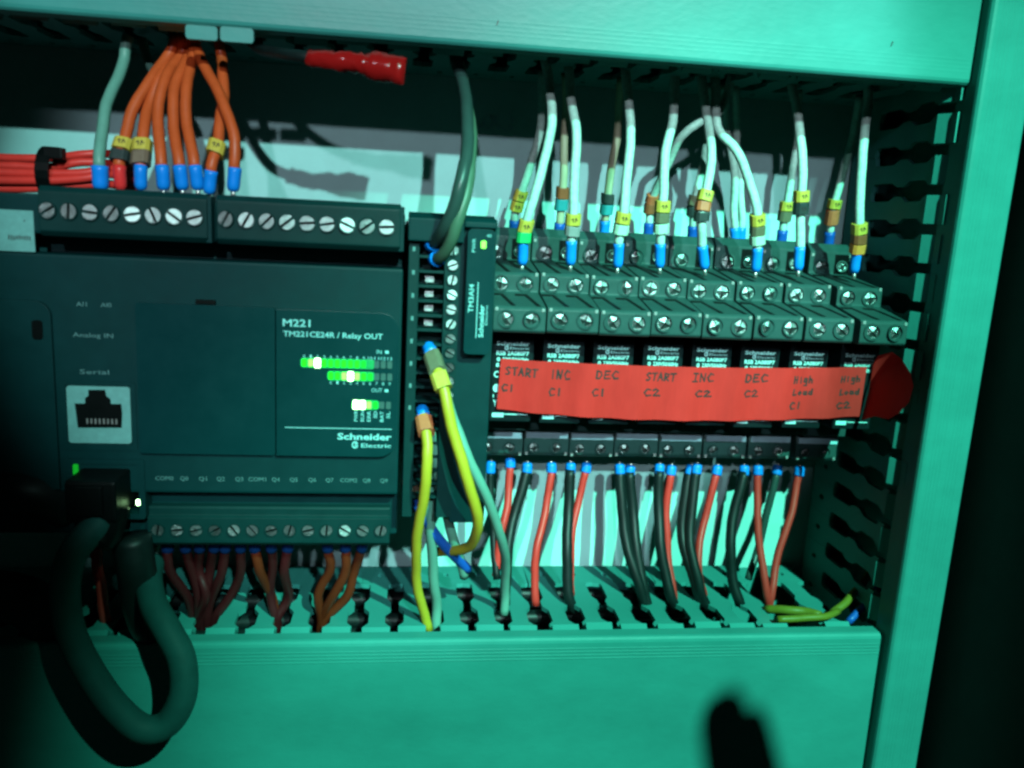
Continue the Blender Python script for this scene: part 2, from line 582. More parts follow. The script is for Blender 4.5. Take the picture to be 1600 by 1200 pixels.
# lights
LED = {n: MB().prism(rounded(-0.66, 0.66, -1.0, 1.0, 0.3, n=2), XZ, -0.28, 0.1).mesh('indicator_light', n) for n in ('led_white', 'led_hot', 'led_on', 'led_dim', 'led_faint', 'led_off')}


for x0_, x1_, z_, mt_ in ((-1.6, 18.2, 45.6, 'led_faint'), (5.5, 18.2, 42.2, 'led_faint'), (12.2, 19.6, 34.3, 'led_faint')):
    MB().prism(rounded(x0_, x1_, z_ - 1.35, z_ + 1.35, 0.9), XZ, YP - 0.04, YP + 0.1).build('added_glow_strip', mt_, dp)  # added glowing strips, imitating the bloom around the lit rows


def led(x, z, kind, parent=plc, y=-63.62):
    return obj('indicator_light', LED[kind], parent, (x, y, z))


for i, k in enumerate(['on', 'hot', 'white', 'on', 'on', 'on', 'on', 'on', 'on', 'dim', 'faint', 'off', 'off', 'off']):
    led(-0.6 + 1.755 * i, 45.6, 'led_' + k, dp).scale = (1.25, 1, 1.3) if k == 'white' else (1, 1, 1)
for i, k in enumerate(['on', 'on', 'hot', 'white', 'hot', 'on', 'dim', 'off', 'off', 'off']):
    led(6.5 + 1.755 * i, 42.2, 'led_' + k, dp).scale = (1.2, 1, 1.3) if k == 'white' else (1, 1, 1)
for i, k in enumerate(['white', 'white', 'hot', 'dim', 'off', 'off']):
    led(13.3 + 1.76 * i, 34.3, 'led_' + k, dp).scale = (1.25, 1, 1.25) if k == 'white' else (1, 1, 1)
# serial port
hole = [at(60 + u / 6, 560 + v / 6, -62.3) for u, v in ((470, 292), (630, 292), (640, 350), (680, 380), (685, 425), (780, 425), (790, 510), (785, 650), (372, 650), (342, 420), (440, 420), (440, 370), (470, 350))]
mo = MB().prism(rounded(-61.9, -46.0, 21.9, 37.4, 0.8), XZ, -62.6, -61.5, hole=[(p.x, p.z) for p in hole])
sp = mo.build('serial_port', 'sticker', plc)
MB().box(-61, -47, -62.2, -61.9, 24, 36.8).build('cavity', 'black', sp)
for i in range(8):
    MB().box(-57.3 + 1.05 * i, -56.9 + 1.05 * i, -62.5, -62.2, 27.2, 28.6).build('contact', 'tin', sp)
m = MB().prism(rounded(-63.4, -44.6, 19.8, 38.6, 1.0), XZ, -62.35, -61.5, hole=[(-62.2, 21.6), (-45.7, 21.6), (-45.7, 37.7), (-62.2, 37.7)])
m.build('port_frame', 'controller', plc)
m = MB()
put_text(m, 'Serial', -58.5, -51.2, 40.6, -62.08, 1.2)
put_text(m, 'Analog IN', -59.8, -49.8, 50.4, -62.08, 1.15)
put_text(m, 'AI1', -58.6, -56.0, 58.5, -62.08, 1.1)
put_text(m, 'AI0', -52.6, -49.9, 58.5, -62.08, 1.1)
for s, u in zip(('COM0', 'Q0', 'Q1', 'Q2', 'Q3', 'COM1', 'Q4', 'Q5', 'Q6', 'Q7', 'COM2', 'Q8', 'Q9'), (257, 288, 317, 345, 374, 402, 431, 459, 488, 515, 545, 573, 600)):
    x = at(u, 747, -62).x
    hw = 2.35 if len(s) > 2 else 1.05
    put_text(m, s, x - hw, x + hw, 11.6, -62.08, 1.15)
m.build('printed_lettering', 'print_dim', plc)
# card door with its pull, rating sticker
dr = MB().prism(rounded(-96, -64.6, 9, 59.6, 4.0, (0, 0, 1, 0)), XZ, -63.2, -61.8).build('card_door', 'controller', plc, bevel=0.4)
MB().prism(rounded(-69.2, -66.6, 49.6, 54.6, 0.8), XZ, -63.5, -63.1).build('door_pull', 'black', dr)
m = MB().box(-92, -67.8, -62.2, -62.0, 71.9, 82.2)
st = m.build('rating_sticker', 'sticker', plc)
m = MB()
for i in range(9):
    m.box(-74 + 0.62 * i, -73.7 + 0.62 * i, -62.26, -62.21, 74.6 + 0.4 * random.random(), 75.6 + 0.5 * random.random())
m.box(-70.1, -69.8, -62.26, -62.21, 79.4, 79.8)
m.build('printed_marks', 'ink', st)
# network port
m = MB().prism(rounded(-63.2, -43.0, 0.5, 17.4, 0.8), XZ, -62.5, -56, hole=[(-61.4, 2.0), (-44.6, 2.0), (-44.6, 16.0), (-61.4, 16.0)])
npo = m.build('network_port', 'controller', plc)
MB().box(-61.4, -44.6, -57.2, -56.8, 2.0, 16.0).build('cavity', 'black', npo)
for x, z, k in ((at(216, 785, -62.4).x, at(216, 785, -62.4).z, 'led_white'), (-60.6, 14.4, 'led_dim')):
    o = obj('indicator_light', LED[k], npo, (x, -62.3, z))
    o.scale = (0.75, 1, 0.8) if k == 'led_white' else (1.0, 1, 1.6)

# ================================================================== analogue module
am = thing('analog_module', 'narrow dark analogue input module with one green light beside the controller', 'module')
body = [(-3, 86.5), (-55, 86.8), (-64.0, 85.2), (-64.0, 0.4), (-3, 0.4)]
MB().prism(body, YZ, 39.9, 50.0).build('housing', 'controller', am, bevel=0.5)
MB().box(26.4, 39.8, -55.5, -3, 0.4, 86.4).build('rear_housing', 'controller', am, bevel=0.4)
MB().prism([(-50, 87.0), (-60, 86.9), (-66.0, 85.4), (-66.0, 79.4), (-50, 79.4)], YZ, 26.3, 41.0).build('top_cap', 'controller', am, bevel=0.4)
MB().prism([(-50, 86.6), (-64.5, 85.9), (-66.4, 85.0), (-66.4, 83.6), (-50, 83.6)], YZ, 41.05, 49.8).build('top_cap', 'controller', am, bevel=0.3)
tb = MB()
tb.box(26.6, 29.4, -63.6, -55.4, 2, 79.2).box(36.2, 40.6, -64.0, -55.4, 2, 79.2).box(29.4, 36.2, -57.0, -55.4, 2, 79.2)
tbo = tb.build('terminal_block', 'block', am, bevel=0.2)
CELL = MB().box(29.45, 36.15, -63.4, -57.05, -0.35, 0.35).mesh('divider', 'block')
CLAMP = MB().box(31.2, 33.6, -60.5, -57.05, -1.1, 1.1).mesh('clamp', 'steel')
for i in range(19):
    obj('divider', CELL, tbo, (0, 0, 79.3 - 3.97 * i))
for i in range(11):
    screw(SCREW_C, tbo, 38.45, -64.05, 77.3 - 3.97 * i, tilt=0.12)
for i in (2, 3, 4, 5):
    obj('clamp', CLAMP, tbo, (0, 0, 77.3 - 3.97 * i))
m = MB()
for i in range(8):
    m.box(27.6, 28.3, -63.68, -63.6, 76.6 - 6.2 * i, 77.8 - 6.2 * i)
m.build('printed_marks', 'print_dim', tbo)
fl = MB().prism(rounded(41.9, 48.9, 49.9, 83.3, 1.3), XZ, -67.9, -63.5).build('front_flap', 'controller_gloss', am, bevel=0.35)
obj('indicator_light', LED['led_hot'], fl, (46.1, -67.9, 79.3))
m = MB()
YF = -67.98
put_text(m, 'TM3AI4', 61.2, 68.8, 44.05, YF, 1.35, 0.012, vertical=True)
m.box(45.0, 45.22, YF - .01, YF, 54.4, 69.4)
put_text(m, 'Schneider', 54.6, 63.4, 47.0, YF, 1.3, 0.025, vertical=True)
put_text(m, 'Electric', 58.0, 63.3, 48.0, YF, 0.7, vertical=True)
put_text(m, 'PWR', 77.2, 80.8, 44.0, YF, 0.95, vertical=True)
put_text(m, '4I', 46.8, 48.0, 81.3, YF, 0.8)
m.build('printed_lettering', 'print_soft', fl)

# ================================================================== relay sockets and relays
X0 = [50.7, 66.2, 81.5, 96.9, 112.4, 128.0, 144.1, 161.2]
WID = 15.1
SPROF = [(-1, 84.0), (-17, 84.0), (-20, 81.4), (-20, 74.2), (-20.4, 73.9), (-40.2, 71.0), (-41, 70.2), (-41, 65.4), (-41.4, 65.1), (-56.2, 62.4), (-57, 61.6), (-57, 55.6), (-56.2, 54.8), (-30, 54.8),
         (-30, 19.6), (-24.6, 19.0), (-26, 15.6), (-26, 11.0), (-24.8, 9.6), (-1, 9.6)]
SOCK = MB().prism(SPROF, YZ, 0, WID).mesh('housing', 'socket', bevel=0.35)
STRIP = MB().box(0.5, WID - 0.5, -26.6, -24.2, 15.9, 17.9).mesh('marker_strip', 'marker_white', bevel=0.15)


def entry_mesh():
    m = MB()
    for x in (3.0, 10.3):                      # slanted wire funnels on both ledges
        for yb, zb_, yf, zf in ((-21, 73.85, -40.0, 71.05), (-42, 65.0, -56.0, 62.45)):
            zl = lambda y: zb_ + (zf - zb_) * (y - yb) / (yf - yb)
            ya, yc = yb + (yf - yb) * 0.10, yf + 0.2
            for quad in ([(x - 0.3, ya), (x + 0.9, ya), (x + 3.4, yc), (x + 2.2, yc)], [(x - 2.8, ya - 1.8), (x - 2.8, ya), (x - 0.3, ya), (x - 0.3, ya - 1.8)]):
                n0 = [(px, py, zl(py) + 0.12) for px, py in quad]
                n1 = [(px, py, zl(py) - 0.4) for px, py in quad]
                m.add(n0 + n1, [(0, 1, 2, 3), (7, 6, 5, 4), (0, 4, 5, 1), (1, 5, 6, 2), (2, 6, 7, 3), (3, 7, 4, 0)])
    return m.mesh('wire_entry', 'black')


ENTRY = entry_mesh()
NUBS = MB()
for z, y in ((70.6, -41.0), (61.6, -57.0), (80.2, -20.0), (10.6, -26.0)):
    for x in (0.9, WID - 0.9):
        NUBS.box(x - 0.45, x + 0.45, y - 0.25, y + 0.1, z - 0.5, z + 0.5)
NUBS = NUBS.mesh('moulded_nub', 'sleeve_grey', bevel=0.12)
ZAP = MB().box(9.0, 14.0, -20.25, -19.8, 73.6, 80.6).mesh('terminal_opening', 'black')
names = ['START C1', 'INC C1', 'DEC C1', 'START C2', 'INC C2', 'DEC C2', 'High Load C1', 'High Load C2']
order = ['first', 'second', 'third', 'fourth', 'fifth', 'sixth', 'seventh', 'eighth']
for i, x in enumerate(X0):
    s = thing('relay_socket', 'dark stepped screw-terminal relay socket above the tape word %s' % names[i], 'relay socket', 'relay sockets in a row')
    s.location = (x * MM, random.uniform(-0.25, 0.25) * MM, random.uniform(-0.25, 0.25) * MM)
    h = obj('housing', SOCK, s)
    obj('wire_entry', ENTRY, s)
    obj('moulded_nub', NUBS, s)['kind'] = 'stuff'
    obj('terminal_opening', ZAP, s)
    obj('marker_strip', STRIP, s)
    for dx in (3.7, 11.1):
        screw(CROSS_A, s, dx, -57.05, 58.9, tilt=0.12)
        screw(CROSS_A, s, dx - 0.15, -41.05, 67.8, tilt=0.12)
        screw(CROSS_B, s, dx - 0.45, -26.05, 12.8, tilt=0.12)
    screw(CROSS_A, s, 4.2, -20.05, 76.4, tilt=0.12)
    screw(CROSS_B, s, 11.4, -20.3, 76.6, tilt=0.12)

RB = MB().box(0, 12.7, -46, -29.9, 26.0, 53.4).mesh('case', 'relay', bevel=0.5)
RFACE = MB().prism(rounded(0.9, 11.9, 27.2, 52.6, 0.4), XZ, -46.12, -46.0).mesh('face_label', 'relay')
m = MB()
YR = -46.16
put_text(m, 'Schneider', 1.3, 11.3, 49.4, YR, 1.15, 0.02)
put_text(m, 'Electric', 5.4, 11.2, 48.2, YR, 0.75)
leaf(m, 4.4, 48.6, 0.75, YR)
put_text(m, 'RSB 2A080P7', 1.4, 11.2, 46.4, YR, 1.25, 0.02)
ringm = MB()
put_text(m, '230V50/60Hz', 3.3, 11.2, 44.6, YR, 1.15, 0.02)
leaf(m, 2.1, 45.1, 0.6, YR)
put_text(m, '8A 250V', 1.4, 8.6, 42.8, YR, 1.15, 0.02)
put_text(m, 'C', 0.9, 2.4, 39.6, YR, 1.9, 0.02)
m.prism([(2.0 + 1.2 * math.cos(k * math.pi / 6), 36.3 + 1.3 * math.sin(k * math.pi / 6)) for k in range(12)], XZ, YR, YR + .02)
put_text(m, '11', 0.9, 2.4, 33.4, YR, 1.0)
put_text(m, 'Y', 1.0, 2.4, 30.8, YR, 1.9, 0.02)
m.box(0.9, 4.4, YR - .02, YR, 27.4, 28.7)
m.box(4.6, 11.6, YR - .01, YR, 28.2, 28.5)
RPRINT = m.mesh('printed_lettering', 'print')
for i, x in enumerate(X0):
    r = thing('relay', 'small black plug-in relay behind the tape word %s' % names[i], 'relay', 'relays plugged into the sockets')
    r.location = ((x + 1.3 + random.uniform(-.2, .2)) * MM, random.uniform(-0.3, 0.3) * MM, random.uniform(-0.2, 0.2) * MM)
    obj('case', RB, r)
    fo = obj('face_label', RFACE, r)
    obj('printed_lettering', RPRINT, fo)

# ================================================================== red tape with handwriting
TX0, TX1 = 54.6, 170.6


def tape_pt(x, v, off=0.0):
    """x along the strip, v 0 bottom .. 1 top"""
    t = (x - TX0) / (TX1 - TX0)
    top = 45.6 - 4.2 * t * (1 - t) + 0.9 * t
    bot = 30.4 - 10.5 * t * (1 - t) * (1 - 0.3 * t) + 0.2 * t
    y = -47.6 - 0.6 * math.sin(x * 2 * math.pi / 15.5) * (1 - 0.3 * v) - 1.0 * math.sin(math.pi * t) + 0.5 * (v - 0.5)
    sh = -0.6 * (1 - v)
    return Vector((x + sh, y - off, bot + (top - bot) * v))


tp = MB()
NX, NV = 70, 6
for off in (0.10, -0.05):
    V = [tape_pt(TX0 + (TX1 - TX0) * i / NX, j / NV, off) for i in range(NX + 1) for j in range(NV + 1)]
    tp.add(V, [(i * (NV + 1) + j, (i + 1) * (NV + 1) + j, (i + 1) * (NV + 1) + j + 1, i * (NV + 1) + j + 1) for i in range(NX) for j in range(NV)])
tape = tag(tp.build('label_tape', 'tape', smooth=True), 'long strip of red tape with handwriting across the relay fronts', 'tape')
# the loose end bulges out towards the duct
out = [at(1364, 570, -47.6), at(1372, 556, -49), at(1394, 550, -53), at(1408, 560, -59), at(1422, 582, -66), at(1427, 603, -69), at(1420, 628, -68), at(1404, 646, -64), at(1388, 655, -60), at(1366, 650, -53), at(1346, 657, -47.6)]
mid = at(1358, 610, -47.4)
tp = MB()
for off in (0.12, -0.12):
    V = []
    for k in range(9):
        t = k / 8
        for p in out:
            q = mid.lerp(p, t)
            q.y += 2.5 * math.sin(math.pi * t) * max(0, (p.x - mid.x)) / 10 + off
            V.append(q)
    n_ = len(out)
    tp.add(V, [(i * n_ + j, (i + 1) * n_ + j, (i + 1) * n_ + j + 1, i * n_ + j + 1) for i in range(8) for j in range(n_ - 1)])
tp.build('loose_end', 'tape', tape, smooth=True)

GLY = {  # pen strokes in a unit box
    'S': [[(.9, .9), (.5, 1), (.15, .8), (.4, .55), (.8, .35), (.6, .05), (.1, .1)]],
    'T': [[(0, .95), (1, 1)], [(.5, .97), (.45, 0)]],
    'A': [[(0, 0), (.45, 1), (.9, 0)], [(.2, .4), (.75, .4)]],
    'R': [[(.1, 0), (.15, 1), (.8, .85), (.7, .5), (.15, .5), (.9, 0)]],
    'I': [[(.5, 0), (.5, 1)]],
    'J': [[(.15, 1), (.9, 1)], [(.5, 1), (.5, 0)], [(.1, 0), (.85, 0)]],
    'N': [[(.05, 0), (.1, 1), (.75, .05), (.85, 1)]],
    'C': [[(.95, .85), (.5, 1), (.1, .5), (.4, 0), (1, .1)]],
    'D': [[(.1, 0), (.15, 1), (.7, .85), (.9, .4), (.5, 0), (.1, 0)]],
    'E': [[(.9, 1), (.15, .95), (.1, 0), (.95, .05)], [(.12, .5), (.75, .55)]],
    '1': [[(.5, 1), (.45, 0)]],
    '2': [[(.05, .75), (.4, 1), (.75, .75), (.1, .05), (1, .05)]],
    'H': [[(.1, 0), (.15, 1)], [(.8, 0), (.85, 1)], [(.1, .5), (.85, .5)]],
    'i': [[(.5, 0), (.5, .6)], [(.5, .8), (.52, .86)]],
    'g': [[(.8, .6), (.3, .65), (.2, .2), (.75, .2), (.8, .65), (.75, -.35), (.2, -.3)]],
    'h': [[(.15, 0), (.2, 1)], [(.17, .4), (.6, .6), (.75, .4), (.75, 0)]],
    'L': [[(.2, 1), (.1, 0), (.9, .05)]],
    'o': [[(.5, .6), (.15, .3), (.5, 0), (.85, .3), (.5, .6)]],
    'a': [[(.8, .55), (.3, .6), (.15, .2), (.5, 0), (.8, .3), (.8, .6), (.85, 0)]],
    'd': [[(.75, .5), (.3, .55), (.15, .2), (.5, 0), (.78, .3), (.8, 1.05), (.8, 0)]],
}


def write(mb, s, xc, vb, cw_, ch, pen=0.5):
    """handwriting on the strip; vb = base line as a share of the strip height"""
    x = xc - cw_ * len(s) / 2
    for chx in s:
        for st_ in GLY.get(chx, []):
            pts = []
            for gx, gz in st_:
                pts.append((x + gx * cw_ * 0.82 + random.uniform(-.08, .08), vb + gz * ch + random.uniform(-.004, .004)))
            for (xa, va), (xb, vb_) in zip(pts, pts[1:]):
                a, b = tape_pt(xa, va, 0.16), tape_pt(xb, vb_, 0.16)
                d = (b - a)
                if d.length < 1e-6:
                    continue
                d.normalize()
                nrm = Vector((-d.z, 0, d.x)) * pen * random.uniform(.42, .62)
                a2, b2 = a - d * pen * .3, b + d * pen * .3
                mb.add([a2 - nrm, a2 + nrm, b2 + nrm, b2 - nrm], [(0, 1, 2, 3)])
        x += cw_


hw = MB()
for s, u, v, cw_, ch in (('START', 817, 582, 2.0, .15), ('CI', 797, 607, 2.2, .13), ('INC', 877, 586, 2.2, .17), ('C1', 871, 613, 2.3, .14), ('DEC', 951, 586, 2.5, .14), ('C1', 938, 613, 2.4, .13),
                        ('START', 1034, 589, 1.95, .14), ('C2', 1021, 613, 3.0, .13), ('JNC', 1100, 590, 2.5, .15), ('C2', 1101, 615, 3.0, .11), ('DEC', 1184, 591, 2.6, .14), ('C2', 1176, 615, 2.7, .12),
                        ('High', 1258, 594, 1.7, .13), ('Load', 1257, 613, 1.75, .11), ('C1', 1246, 634, 2.3, .13), ('High', 1333, 593, 1.75, .12), ('Load', 1331, 613, 1.8, .11), ('C2', 1322, 634, 2.9, .12)):
    p = at(u, v, -48.3)
    lo, hi = tape_pt(p.x, 0).z, tape_pt(p.x, 1).z
    vb = (p.z - lo) / (hi - lo) - ch / 2
    write(hw, s.replace('I', 'I'), p.x, vb, cw_, ch)
hw.build('handwriting', 'ink', tape)


# ================================================================== wires
def ferrule_mesh(path, s0, s1, r):
    P2 = [along(path, s0 + (s1 - s0) * k / 6)[0] for k in range(7)]
    R2 = [r * 0.72, r * 0.97, r, r, r, r * 1.02, r * 1.04]
    return MB().tube(P2, R2, 12)


def wire(name, label, material, pts, r=1.35, ferrule=None, fl=(1.6, 8.2), fr=1.62, sleeves=(), tip=True, group=None, cat='wire', n=10, per=7):
    """pts = (u, v, depth) from the terminal end outwards; sleeves = (arc length, length, colour[, printed])"""
    path = smooth_path([at(*p) if len(p) == 3 else Vector(p[:3]) for p in pts], per)
    start = 0.0
    root = thing(name, label, cat, group)
    if ferrule:
        ferrule_mesh(path, fl[0], fl[1], fr).build('ferrule', ferrule, root, smooth=True)
        if tip:
            MB().tube([along(path, 0)[0], along(path, fl[0] + 0.3)[0]], 0.62, 8).build('pin', 'tin', root, smooth=True)
        start = fl[1] - 1.0
    ph = [random.uniform(0, 6.28) for _ in range(4)]
    path = [p + Vector((0.14 * math.sin(i * 0.55 + ph[0]) + 0.05 * math.sin(i * 1.7 + ph[1]), 0.25 * math.sin(i * 0.5 + ph[2]), 0)) * min(1, i / 9) for i, p in enumerate(path)]
    L = sum((b - a).length for a, b in zip(path, path[1:]))
    k0 = max(6, int((L - start) / 2.0))
    MB().tube([along(path, start + (L - start - 1e-4) * k / k0)[0] for k in range(k0 + 1)], r, n).build('insulation', material, root, smooth=True)
    for sl in sleeves:
        s0, ln, c = sl[:3]
        p, d = along(path, s0)
        q, _ = along(path, s0 + ln)
        hw_ = r + 0.75
        side = d.cross(Vector((0, 1, 0))).normalized()
        out = side.cross(d).normalized()
        if out.y > 0:
            out = -out
        sec = [(-hw_, -hw_ * .55), (-hw_ * .6, -hw_ * .95), (hw_ * .6, -hw_ * .95), (hw_, -hw_ * .55), (hw_, hw_ * .6), (hw_ * .5, hw_), (-hw_ * .5, hw_), (-hw_, hw_ * .6)]
        V = [p + side * a + out * -b for a, b in sec] + [q + side * a + out * -b for a, b in sec]
        F = [tuple(range(8)), tuple(range(15, 7, -1))] + [(k, (k + 1) % 8, (k + 1) % 8 + 8, k + 8) for k in range(8)]
        so = MB().add(V, F).build('marker_sleeve', 'sleeve_' + c, root, bevel=0.18)
        if len(sl) > 3:
            m_ = MB()
            mid = p.lerp(q, 0.5) + out * (hw_ * .95 + 0.06)
            for a0, b0, a1, b1 in ((-1.0, -.2, -.4, .7), (-.4, .7, -.3, -.6), (.3, -.6, .35, .6), (.35, .6, .9, .1)):
                A = mid + side * a0 + d * b0
                B = mid + side * a1 + d * b1
                e = (B - A).normalized().cross(out) * 0.14
                m_.add([A - e, A + e, B + e, B - e], [(0, 1, 2, 3)])
            m_.build('printed_marks', 'ink', so)
    return root


# --- white relay wires, front ones drop into the second terminal row, rear ones into the row behind
G1 = 'white wires above the relays'
FY, TY = -35.0, -33.0
front = [
    ('white wire with yellow and green sleeves over START C1', [(815, 424, FY), (817, 400, FY), (818, 375, FY - 1), (827, 330, FY - 3), (850, 255, FY - 3), (862, 185, FY - 2), (858, 130, TY), (850, 88, TY)], [(9.0, 3.2, 'green'), (12.4, 3.6, 'yellow', 1)]),
    ('white wire with yellow and grey sleeves over INC C1', [(891, 424, FY), (892, 400, FY), (893, 372, FY - 1), (897, 300, FY - 3), (900, 215, FY - 2), (893, 155, TY), (887, 100, TY)], [(11.2, 3.0, 'grey'), (14.4, 3.4, 'yellow', 1)]),
    ('white wire with yellow and pale green sleeves over DEC C1', [(964, 428, FY), (966, 405, FY), (968, 372, FY - 1), (976, 318, FY - 3), (982, 250, FY - 2), (985, 180, TY - 1), (975, 105, TY)], [(12.6, 3.0, 'pale'), (15.8, 3.4, 'yellow', 1)]),
    ('white wire with yellow, brown and pale sleeves over START C2', [(1031, 428, FY), (1031, 405, FY), (1032, 375, FY - 1), (1036, 310, FY - 3), (1040, 240, FY - 2), (1052, 180, TY), (1056, 105, TY)], [(13.0, 3.0, 'pale'), (16.2, 3.0, 'olive'), (19.4, 3.4, 'yellow', 1)]),
    ('white wire with yellow, rust and black sleeves over INC C2', [(1102, 430, FY), (1100, 407, FY), (1097, 380, FY - 1), (1096, 340, FY - 3), (1106, 285, FY - 2), (1112, 245, TY), (1106, 190, TY), (1095, 115, TY)], [(17.6, 2.8, 'dark'), (20.6, 2.8, 'rust'), (23.6, 3.4, 'yellow', 1)]),
    ('arching white wire with yellow, grey and pale sleeves over DEC C2', [(1180, 434, FY), (1182, 410, FY), (1184, 380, FY - 1), (1182, 330, FY - 3), (1170, 280, FY - 3), (1148, 232, FY - 2), (1120, 195, FY + 2), (1118, 120, TY)], [(10.6, 3.0, 'pale'), (13.8, 3.0, 'olive'), (17.0, 3.4, 'yellow', 1)]),
    ('white wire with yellow and dark sleeves over High Load C1', [(1247, 432, FY), (1248, 410, FY), (1250, 380, FY), (1253, 300, FY - 2), (1252, 225, FY - 1), (1246, 180, TY), (1236, 125, TY)], [(19.6, 3.8, 'dark', 1), (23.6, 3.4, 'yellow', 1)]),
    ('white wire with yellow, brown and orange sleeves over High Load C2', [(1334, 436, FY), (1336, 412, FY), (1340, 385, FY - 1), (1344, 320, FY - 3), (1347, 240, FY - 2), (1355, 175, TY), (1356, 130, TY)], [(8.4, 3.0, 'orange'), (11.6, 3.0, 'brown'), (14.8, 3.4, 'yellow', 1)]),
]
for i, (lb, pts, sl) in enumerate(front):
    wire('white_wire', lb, 'white_wire', pts, 1.42, 'blue_ferrule', (2.0, 9.4), 1.62, sl, group=G1)
RY = -13.0
rear = [
    ('shaded rear white wire with yellow sleeves behind the START C1 wire', [(800, 388, RY), (803, 362, RY), (808, 320, RY - 2), (828, 262, RY - 4), (844, 200, RY - 5), (848, 110, -24)], [(12.5, 3.2, 'yellow', 1), (16.0, 3.2, 'yellow', 1)], 'navy_ferrule'),
    ('rear wire with brown and teal sleeves behind the INC C1 wire', [(870, 392, RY), (873, 364, RY), (878, 318, RY - 2), (881, 250, RY - 4), (884, 180, RY - 4), (884, 115, -24)], [(13.5, 3.6, 'teal'), (17.3, 3.6, 'brown')], 'navy_ferrule'),
    ('rear wire with dark and teal sleeves behind the DEC C1 wire', [(941, 388, RY), (944, 362, RY), (948, 318, RY - 2), (957, 255, RY - 4), (966, 195, RY - 4), (970, 122, -24)], [(11.6, 3.2, 'teal'), (15.0, 3.2, 'dark')], 'blue_ferrule'),
    ('arched rear white wire bending left behind the START C2 wire', [(1011, 392, RY), (1013, 364, RY), (1020, 310, RY - 2), (1046, 250, RY - 12), (1068, 210, RY - 18), (1096, 190, RY - 19), (1118, 180, RY - 17), (1136, 150, RY - 15), (1142, 110, -30)], [(12.5, 3.2, 'brown'), (16.0, 3.0, 'rust')], 'navy_ferrule'),
    ('rear white wire with brown sleeve behind the INC C2 wire', [(1080, 396, RY), (1082, 366, RY), (1085, 318, RY - 2), (1100, 252, RY - 4), (1106, 200, RY - 4), (1108, 130, -24)], [(13.0, 3.2, 'dark'), (16.4, 3.2, 'olive')], 'navy_ferrule'),
    ('left one of two white wires sharing one blue ferrule', [(1150, 398, RY), (1149, 370, RY), (1147, 335, RY - 1), (1148, 280, RY - 3), (1142, 230, RY - 4), (1134, 196, RY - 4), (1132, 132, -24)], [], 'blue_ferrule'),
    ('right one of two white wires sharing one blue ferrule', [(1157, 398, RY + 1), (1157, 370, RY + 1), (1159, 335, RY), (1156, 285, RY - 2), (1152, 240, RY - 3), (1150, 198, RY - 4), (1150, 134, -24)], [], 'blue_ferrule'),
    ('rear white wire with brown sleeve behind the High Load C1 wire', [(1219, 402, RY), (1221, 376, RY), (1228, 325, RY - 2), (1238, 270, RY - 4), (1246, 215, RY - 4), (1248, 140, -24)], [(12.5, 3.4, 'olive'), (16.1, 3.0, 'yellow', 1)], 'navy_ferrule'),
    ('rear white wire leaning right behind the High Load C2 wire', [(1292, 404, RY), (1295, 378, RY), (1301, 332, RY - 2), (1316, 275, RY - 4), (1330, 225, RY - 4), (1344, 150, -24)], [(12.0, 5.0, 'rust'), (17.4, 3.0, 'yellow', 1)], 'navy_ferrule'),
]
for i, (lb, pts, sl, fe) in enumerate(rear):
    wire('white_wire', lb, 'pale_wire' if i in (1, 2) else 'white_wire', pts, 1.3, fe, (1.6, 9.2), 1.75, sl, group=G1)

